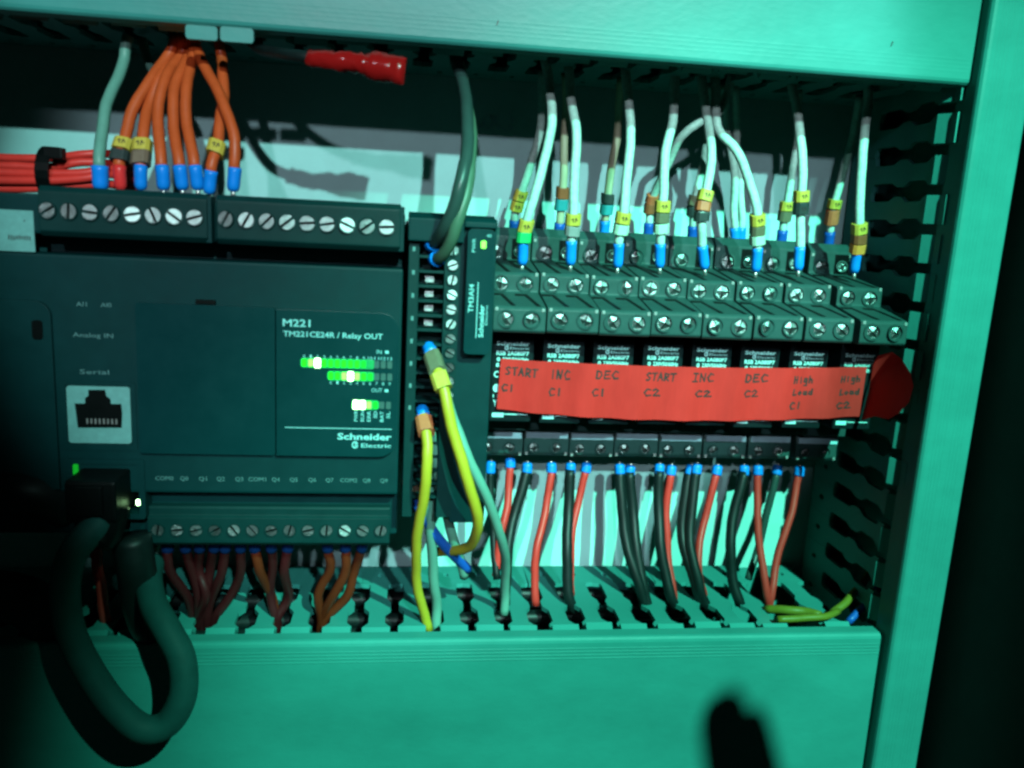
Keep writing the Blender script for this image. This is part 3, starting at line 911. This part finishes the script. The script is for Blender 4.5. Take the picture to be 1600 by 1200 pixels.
# --- input wires of the controller
G2 = 'wires into the top of the controller'
IY, UY = -62.5, -46.0
ins = [
    ('green_wire', 'grey-green wire in the leftmost blue ferrule above the controller', 'grey_wire', [(157, 306, IY), (157, 280, IY), (156, 250, IY), (160, 195, IY + 4), (172, 150, IY + 9), (194, 92, UY), (200, 55, UY)], 'blue_ferrule', 2.0, []),
    ('orange_wire', 'orange wire with yellow and black sleeves in the red ferrule', 'orange_wire', [(189, 306, IY), (188, 282, IY), (187, 262, IY), (192, 225, IY + 2), (207, 175, IY + 6), (232, 128, IY + 10), (262, 90, UY), (275, 55, UY)], 'red_ferrule', 1.55, [(8.6, 2.8, 'dark'), (11.6, 3.0, 'yellow', 1)]),
    ('orange_wire', 'orange wire with a yellow sleeve above a brown one', 'orange_wire', [(221, 306, IY), (220, 282, IY), (220, 262, IY), (223, 215, IY + 3), (233, 165, IY + 8), (250, 120, IY + 12), (274, 88, UY + 2), (285, 55, UY)], 'blue_ferrule', 1.62, [(7.8, 3.4, 'clear'), (11.4, 3.2, 'yellow', 1)]),
    ('orange_wire', 'plain orange wire right of the yellow sleeved pair', 'orange_wire', [(256, 306, IY), (255, 282, IY), (253, 258, IY), (247, 200, IY + 4), (250, 150, IY + 8), (264, 112, IY + 12), (284, 85, UY + 2), (296, 55, UY)], 'blue_ferrule', 1.7, []),
    ('orange_wire', 'plain orange wire in the fifth ferrule from the left', 'orange_wire', [(286, 306, IY), (284, 284, IY), (280, 256, IY), (272, 200, IY + 4), (271, 150, IY + 8), (282, 112, IY + 12), (296, 85, UY + 2), (305, 55, UY)], 'blue_ferrule', 1.7, []),
    ('orange_wire', 'plain orange wire in the sixth ferrule, just left of the block gap', 'orange_wire', [(310, 306, IY), (308, 284, IY), (304, 256, IY), (293, 200, IY + 4), (290, 150, IY + 8), (296, 112, IY + 12), (302, 85, UY), (308, 55, UY)], 'blue_ferrule', 1.7, []),
    ('orange_wire', 'orange wire with one yellow sleeve in the ferrule over the block gap', 'orange_wire', [(326, 312, IY), (328, 284, IY), (332, 256, IY), (341, 215, IY + 3), (347, 170, IY + 8), (350, 132, IY + 12), (346, 95, UY), (342, 55, UY)], 'blue_ferrule', 1.66, [(11.8, 3.6, 'yellow', 1)]),
    ('orange_wire', 'rightmost orange wire curving over to its blue ferrule', 'orange_wire', [(364, 308, IY), (365, 286, IY), (367, 258, IY), (364, 205, IY + 1), (346, 155, IY + 5), (322, 108, IY + 10), (308, 80, UY), (300, 50, UY)], 'blue_ferrule', 1.68, []),
]
for nm, lb, mt, pts, fe, fr, sl in ins:
    wire(nm, lb, mt, pts, 1.45, fe, (1.5, 7.4), fr, sl, group=G2)
wire('green_wire', 'short grey-green wire end behind the orange wires under the top duct', 'grey_wire', [(246, 128, -38), (238, 108, -36), (228, 86, -33), (222, 60, -33)], 1.3)

# --- red bundle at the left edge, tied
rb = random.Random(3)
for i, (dv, dy, lb) in enumerate(((244, -42, 'topmost red wire of the tied bundle at the left'), (258, -47, 'second red wire from the top of the tied bundle'), (268, -50, 'red wire in the middle of the tied bundle'),
                                  (279, -51, 'red wire below the middle of the tied bundle'), (290, -49, 'lowest red wire of the tied bundle'), (272, -44, 'dark red wire at the back of the tied bundle'))):
    pts = [(-60, dv + rb.uniform(-3, 3), dy), (20, dv + 3 + rb.uniform(-2, 2), dy), (80, dv + 3, dy), (130, dv - 1 + rb.uniform(-4, 3), dy), (175, dv - 4 + rb.uniform(-4, 4), dy + 3), (215, dv + 6, dy + 10)]
    wire('red_wire', lb, 'red_wire' if i < 5 else 'shaded_red_wire', pts, 1.15, group='red wires tied in a bundle')
lp = []
for k in range(21):
    a = 2 * math.pi * k / 20
    c = at(80, 268, -47.5)
    lp.append(c + Vector((0.25 * math.sin(a), 5.6 * math.cos(a), 5.7 * math.sin(a))))
tie = thing('cable_tie', 'black cable tie around the red wire bundle', 'cable tie')
mt_ = MB()
for a, b in zip(lp, lp[1:]):
    d = (b - a)
    V = [a + Vector((s * 1.5, 0, 0)) for s in (-1, 1)] + [b + Vector((s * 1.5, 0, 0)) for s in (-1, 1)]
    c = at(80, 268, -47.5)
    W = [p + (p - c).normalized() * 0.8 for p in V]
    mt_.add(V + W, [(0, 1, 3, 2), (4, 6, 7, 5), (0, 4, 5, 1), (2, 3, 7, 6), (0, 2, 6, 4), (1, 5, 7, 3)])
mt_.build('strap', 'black', tie)
c = at(84, 240, -51)
MB().box(c.x - 2.2, c.x + 2.6, c.y - 1.6, c.y + 1.6, c.z - 1.4, c.z + 1.6).build('lock_head', 'black', tie, bevel=0.4)

# --- taped wire end below the upper duct
pts = [at(470, 88, -64), at(490, 92, -65), at(530, 97, -66), at(560, 99, -66.5), at(580, 103, -66.5), at(606, 107, -66.5), at(631, 112, -66.5)]
tw = thing('taped_wire_end', 'wire end wrapped in glossy red tape under the top duct', 'taped wire')
mm = MB()
path = smooth_path(pts, 4)
NP = len(path)
mm.tube(path[3:], [2.1 + 0.05 * k + (0.5 if k > NP * 0.5 else 0.0) for k in range(NP - 3)], 12)
for i, v in enumerate(mm.v):
    if i > len(mm.v) - 40:
        c = path[-1]
        mm.v[i] = (v[0], c.y + (v[1] - c.y) * 0.55, v[2])
for i, v in enumerate(mm.v):
    mm.v[i] = tuple(c_ + random.uniform(-0.45, 0.45) for c_ in v)
mm.build('tape_wrap', 'tape_gloss', tw, smooth=True)
MB().tube(smooth_path([at(500, 93, -65), at(470, 88, -64), at(440, 84, -60), at(405, 76, -50), at(380, 50, -45)], 4), 1.5, 10).build('insulation', 'black_wire', tw, smooth=True)

# --- two sheathed cables into the analogue module
wire('sheathed_cable', 'dark slate cable looping from the top duct into the module', 'slate_cable', [(672, 384, -61.5), (684, 374, -66), (700, 345, -72), (718, 295, -74), (729, 235, -70), (730, 180, -60), (722, 125, -48), (710, 88, -38), (706, 60, -38)],
     1.7, 'blue_ferrule', (0.3, 2.6), 2.15, tip=False, cat='cable', n=14, group='sheathed cables into the module')
wire('sheathed_cable', 'lighter green-grey cable just right of the dark slate one', 'green_cable', [(678, 406, -61.5), (692, 398, -67), (710, 362, -72), (728, 300, -71), (736, 240, -66), (734, 190, -57), (724, 130, -46), (713, 88, -36), (709, 60, -36)],
     1.6, 'blue_ferrule', (0.3, 2.6), 2.15, tip=False, cat='cable', n=14, group='sheathed cables into the module')

# --- wires out of the module's lower terminals
wire('yellow_wire', 'yellow wire with grey and yellow sleeves looping down from the module', 'yellow_wire', [(668, 540, -61), (674, 552, -65), (682, 572, -69), (692, 605, -72), (706, 665, -75), (724, 730, -76), (742, 788, -74), (746, 826, -68), (735, 852, -60), (712, 860, -52), (685, 862, -44)],
     1.55, 'blue_ferrule', (0.3, 4.6), 1.9, [(5.6, 6.0, 'olive'), (11.8, 4.6, 'yellow')], tip=False)
wire('green_wire', 'grey-green wire running beside the yellow loop down into the duct', 'grey_wire', [(698, 622, -66), (710, 660, -69), (728, 706, -71), (757, 770, -70), (782, 836, -62), (790, 885, -50), (789, 925, -42), (788, 960, -42)], 1.45)
wire('yellow_wire', 'yellow wire with a rust sleeve hanging straight down into the duct', 'yellow_wire', [(658, 636, -61), (662, 650, -64), (666, 680, -68), (668, 722, -70), (661, 782, -68), (651, 848, -60), (651, 905, -52), (660, 950, -47), (671, 985, -46)],
     1.5, 'blue_ferrule', (0.3, 3.6), 1.8, [(4.6, 4.6, 'rust')], tip=False)
wire('green_wire', 'grey-green wire crossing behind the blue wire', 'grey_wire', [(672, 672, -62), (680, 720, -61), (690, 770, -58), (704, 828, -52), (718, 872, -46), (726, 900, -42)], 1.55)
wire('green_wire', 'grey-green wire hanging next to the straight yellow wire', 'grey_wire', [(668, 720, -60), (670, 780, -58), (674, 850, -52), (678, 905, -46), (682, 945, -42), (682, 985, -42)], 1.6)
wire('blue_wire', 'blue wire running diagonally behind the yellow wires', 'blue_wire', [(640, 748, -58), (648, 780, -57), (664, 810, -56), (690, 848, -52), (720, 878, -46), (730, 890, -43)], 1.55, sleeves=[(0.5, 4.0, 'clear')])

# --- coil wires under the relays
G3 = 'coil wires under the relays'
CY, DY = -20.0, -33.0
coil = [
    ('red_wire', 'leftmost short red coil wire beside the module', [(797, 712, CY), (797, 735, CY - 1), (793, 785, CY - 4), (782, 840, -28), (774, 900, -30)], 'red_wire'),
    ('black_wire', 'black coil wire left of the first long red one', [(824, 720, CY), (822, 742, CY - 1), (806, 795, CY - 4), (793, 860, -30), (790, 920, DY), (788, 950, DY)], 'black_wire'),
    ('red_wire', 'red coil wire bowing left under the INC C1 relay', [(861, 720, CY), (861, 742, CY - 1), (853, 795, CY - 4), (839, 855, -30), (835, 915, DY), (838, 945, DY - 1)], 'red_wire'),
    ('black_wire', 'straight black coil wire under the INC C1 relay', [(892, 720, CY), (891, 742, CY - 1), (888, 800, CY - 4), (886, 865, -30), (888, 925, DY), (896, 955, DY)], 'black_wire'),
    ('red_wire', 'red coil wire passing behind the straight black one', [(917, 720, CY + 2), (914, 742, CY + 1), (902, 790, CY - 1), (893, 840, -25), (891, 900, -30), (892, 930, -31)], 'red_wire'),
    ('black_wire', 'black coil wire under the DEC C1 relay bending right', [(968, 722, CY), (969, 744, CY - 1), (972, 800, CY - 4), (983, 865, -29), (1002, 925, DY), (1008, 945, DY)], 'black_wire'),
    ('black_wire', 'second black coil wire under the DEC C1 relay', [(986, 724, CY + 2), (984, 746, CY + 1), (990, 810, CY - 2), (996, 870, -27), (1008, 930, DY + 1), (1012, 950, DY)], 'black_wire'),
    ('black_wire', 'thick black coil wire under the START C2 relay', [(1031, 722, CY), (1030, 744, CY - 1), (1029, 805, CY - 4), (1034, 865, -29), (1046, 925, DY), (1056, 950, DY)], 'black_wire'),
    ('red_wire', 'red coil wire under the START C2 relay', [(1050, 724, CY + 1), (1047, 746, CY), (1041, 805, CY - 2), (1043, 860, -25), (1050, 915, -30), (1054, 945, -31)], 'red_wire'),
    ('black_wire', 'black coil wire bowing left under the INC C2 relay', [(1082, 724, CY + 2), (1076, 746, CY + 1), (1066, 805, CY - 2), (1070, 860, -27), (1088, 915, DY + 1), (1098, 945, DY)], 'black_wire'),
    ('black_wire', 'second black coil wire under the INC C2 relay', [(1090, 722, CY), (1087, 744, CY - 1), (1079, 805, CY - 4), (1080, 862, -29), (1094, 920, DY), (1104, 950, DY)], 'black_wire'),
    ('red_wire', 'red coil wire slanting left under the INC C2 relay', [(1122, 724, CY), (1118, 746, CY - 1), (1104, 800, CY - 3), (1093, 850, -27), (1091, 890, -31), (1100, 930, DY)], 'red_wire'),
    ('black_wire', 'black coil wire under the DEC C2 relay', [(1163, 724, CY), (1161, 746, CY - 1), (1147, 800, CY - 4), (1141, 860, -28), (1146, 910, -31), (1156, 945, DY)], 'black_wire'),
    ('red_wire', 'red coil wire under the DEC C2 relay', [(1184, 724, CY), (1184, 746, CY - 1), (1183, 800, CY - 4), (1188, 862, -29), (1197, 920, DY), (1202, 950, DY)], 'red_wire'),
    ('grey_wire', 'grey coil wire slanting behind the last two red ones', [(1216, 724, CY + 4), (1212, 746, CY + 3), (1200, 795, CY + 1), (1186, 850, -20), (1170, 905, -26)], 'slate_cable'),
    ('red_wire', 'rightmost red coil wire slanting down to the corner', [(1250, 726, CY), (1247, 748, CY - 1), (1236, 800, CY - 4), (1214, 875, -29), (1205, 930, DY), (1202, 955, DY)], 'red_wire'),
]
for nm, lb, pts, mt in coil:
    wire(nm, lb, mt, pts, 1.32 if mt != 'black_wire' else 1.8, 'blue_ferrule', (0.6, 4.0), 1.8, group=G3)
o = wire('blue_wire_end', 'short blue ferruled wire end at the left of the coil terminals', 'black_wire', [(768, 718, CY), (766, 738, CY - 1), (768, 790, CY - 3), (772, 850, -27), (776, 905, -31)], 1.3, 'blue_ferrule', (0.6, 4.6), 1.75)

# --- output wires under the controller (in the shade)
G4 = 'output wires under the controller'
outs = [(262, 300, 0), (290, 308, 0), (312, 312, 0), (335, 318, 0), (352, 322, 0), (376, 330, 0), (398, 428, 1), (424, 432, 0), (450, 436, 0), (512, 500, 1), (540, 500, 1), (566, 504, 1)]
olab = ['leftmost dark red output wire under the controller', 'second dark red output wire from the left', 'third dark red output wire from the left', 'fourth dark red output wire from the left', 'fifth dark red output wire from the left',
        'sixth dark red output wire from the left', 'orange-red output wire left of the middle gap', 'dark red output wire in the middle of the row', 'dark red output wire right of the middle',
        'leftmost of the three orange output wires', 'middle one of the three orange output wires', 'rightmost of the three orange output wires']
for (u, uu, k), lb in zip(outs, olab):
    wire('orange_wire' if k else 'red_wire', lb, 'shaded_orange_wire' if k else 'shaded_red_wire', [(u + 2, 836, -50), (u, 855, -50), (u * .85 + uu * .15 + rb.uniform(-9, 9), 890, -46 + rb.uniform(-3, 3)), (u * .45 + uu * .55 + rb.uniform(-12, 12), 930, -42 + rb.uniform(-3, 3)), (uu + rb.uniform(-4, 4), 968, -39), (uu + 2, 1000, -36)], 1.45, 'shaded_blue_ferrule', (0.6, 5.0), 1.7, group=G4)

# --- network lead with plug
nl = thing('network_lead', 'thick grey-green network lead looping below the controller from a black plug', 'cable')
pl = MB()
a, b = at(118, 738, -66), at(198, 800, -66)
pl.box(a.x, b.x, -74, -57.5, b.z, a.z)
po = pl.build('plug', 'black', nl, bevel=0.8)
MB().box(a.x + 3, b.x - 3, -75.2, -73.9, b.z + 2, a.z - 1).build('latch', 'black', po, bevel=0.3)
path = smooth_path([at(170, 790, -68), at(162, 830, -70), at(150, 850, -72)], 5)
MB().tube(path, [5.2, 5.2, 5.1, 5.0, 4.9, 4.8, 4.6, 4.5, 4.4, 4.3, 4.2], 14).build('strain_relief', 'black', nl, smooth=True)
path = smooth_path([at(160, 815, -71), at(135, 838, -74), at(112, 870, -76), at(102, 920, -77), at(110, 985, -78), at(138, 1045, -79), at(178, 1102, -80), at(222, 1138, -80), at(262, 1130, -79), at(286, 1085, -78), at(284, 1030, -76), at(262, 985, -73), at(240, 945, -68), at(232, 905, -60), at(236, 880, -52)], 6)
MB().tube(path, 3.7, 16).build('sheath', 'patch_cable', nl, smooth=True)
wire('black_cable', 'thick black cable beside the network lead under the controller', 'black_wire', [(205, 838, -62), (212, 880, -62), (218, 930, -60), (232, 975, -56), (250, 1010, -50)], 5.2, cat='cable', n=14)
wire('black_cable', 'black cable bundle crossing the dark lower left corner', 'black_wire', [(-70, 925, -58), (0, 930, -58), (50, 945, -56), (90, 980, -50)], 7.0, cat='cable', n=14)
wire('black_cable', 'black cable leaving the controller at the left edge', 'black_wire', [(-70, 760, -58), (0, 765, -60), (60, 770, -60), (105, 790, -54)], 6.4, cat='cable', n=14)
wire('red_wire', 'single red wire left of the black cable below the controller', 'red_wire', [(148, 840, -46), (151, 868, -46), (156, 905, -46), (162, 948, -44), (168, 985, -40)], 1.6)
wire('white_wire', 'white wire stub between the black plug and the terminal wires', 'white_wire', [(248, 842, -40), (238, 868, -42), (228, 890, -42), (214, 920, -42)], 1.3)

# --- wires lying in the lower duct, seen where teeth are missing
wire('yellow_wire', 'green-yellow wire lying in the duct corner where teeth are missing', 'shaded_yellow_wire', [(1196, 952, -38), (1225, 953, -42), (1255, 955, -44), (1282, 962, -48)], 1.5)
wire('yellow_wire', 'second green-yellow wire close under the cover in the corner', 'shaded_yellow_wire', [(1215, 968, -50), (1250, 966, -50), (1285, 964, -50), (1310, 955, -46)], 1.2)
wire('yellow_wire', 'green-yellow wire rising into the upright duct', 'shaded_yellow_wire', [(1300, 958, -46), (1318, 944, -44), (1335, 926, -40), (1352, 905, -34), (1372, 880, -26)], 1.3)
wire('blue_wire', 'blue wire rising beside the green-yellow one in the corner', 'blue_wire', [(1325, 972, -48), (1342, 955, -46), (1356, 940, -44), (1368, 925, -40), (1385, 900, -32)], 1.2)

# --- the mass of wires that fills the lower duct, only glimpsed through its slots
m = MB()
for k in range(9):
    m.tube(smooth_path([(x_, -12 - 5.0 * k % 40 + random.uniform(-3, 3), -47.5 - 4.2 * (k % 3) + random.uniform(-1.5, 1.5)) for x_ in range(-185, 150, 36)], 3), 2.6, 8)
fw = m.build('duct_wires', 'black_wire', smooth=True)
tag(fw, 'mass of black wires lying inside the bottom duct behind its slots', 'wires')
fw['kind'] = 'stuff'

# --- pale dust stuck to the plate in the shade of the upper duct
m = MB()
for k in range(70):
    p = at(random.gauss(772, 20), random.gauss(194, 12), -0.15)
    r_ = random.uniform(0.12, 0.42)
    m.prism([(p.x + r_ * math.cos(a_) * random.uniform(.6, 1.3), p.z + r_ * math.sin(a_) * random.uniform(.6, 1.3)) for a_ in (0, 1.2, 2.5, 3.7, 5.0)], XZ, -0.3, -0.02)
du = m.build('dust_specks', 'marker_white')
tag(du, 'patch of pale dust specks on the plate beside the slate cable', 'dust')
du['kind'] = 'stuff'

# --- the photographer's right hand beside the camera; its fingertips shade the lower duct cover
def to_lamp(u, v, t):
    p = at(u, v, -60)
    return p.lerp(GREEN.location / MM, t)


T = 0.46
mat('skin', (0.42, 0.26, 0.18), 0.5, 0.0, 0.08, 120, 0.1)
sk, ed, rad = [], [], []


def joint(p, r, prev=None):
    sk.append(p * MM)
    rad.append(r * MM)
    if prev is not None:
        ed.append((prev, len(sk) - 1))
    return len(sk) - 1


dn = Vector((6.5, -5, -14)).normalized()
tip1, tip2 = to_lamp(1124, 1078, T), to_lamp(1156, 1108, T)
palm0 = tip1 + dn * 118 + Vector((10, 0, 0))
w0 = joint(palm0 + dn * 55, 21)
c0 = joint(palm0 + dn * 22, 24, w0)
for tip, off, r_, curl in ((tip1, -12, 5.0, 0), (tip2, -3, 5.2, 0), (tip2 + Vector((15, 4, -62)), 10, 6.6, 8), (tip2 + Vector((26, 6, -74)), 22, 5.8, 10)):
    base = palm0 + Vector((off, 0, 0)) - dn * 8
    k1 = joint(base, r_ + 2.6, c0)
    k2 = joint(base.lerp(tip, 0.5) + Vector((0, -3 - curl, 0)), r_ + 1.0, k1)
    k3 = joint(base.lerp(tip, 0.8) + Vector((0, -1 - curl * .5, 0)), r_ + 0.3, k2)
    joint(tip, r_ - 0.8, k3)
k1 = joint(palm0 + dn * 30 + Vector((-26, -4, 2)), 11, c0)
k2 = joint(palm0 + dn * 14 + Vector((-40, -8, 4)), 9.5, k1)
joint(palm0 + dn * 2 + Vector((-44, -10, 6)), 7.8, k2)
me = bpy.data.meshes.new('hand')
me.from_pydata(sk, ed, [])
ho = obj('hand', me)
sm = ho.modifiers.new('skin', 'SKIN')
for i, r_ in enumerate(rad):
    me.skin_vertices[0].data[i].radius = (r_, r_)
    me.skin_vertices[0].data[i].use_root = (i == 0)
ho.modifiers.new('sub', 'SUBSURF').levels = 2
ho.modifiers['sub'].render_levels = 2
me.materials.append(MATS['skin'])
tag(ho, 'bare right hand held up beside the camera, shading the lower duct cover', 'hand')
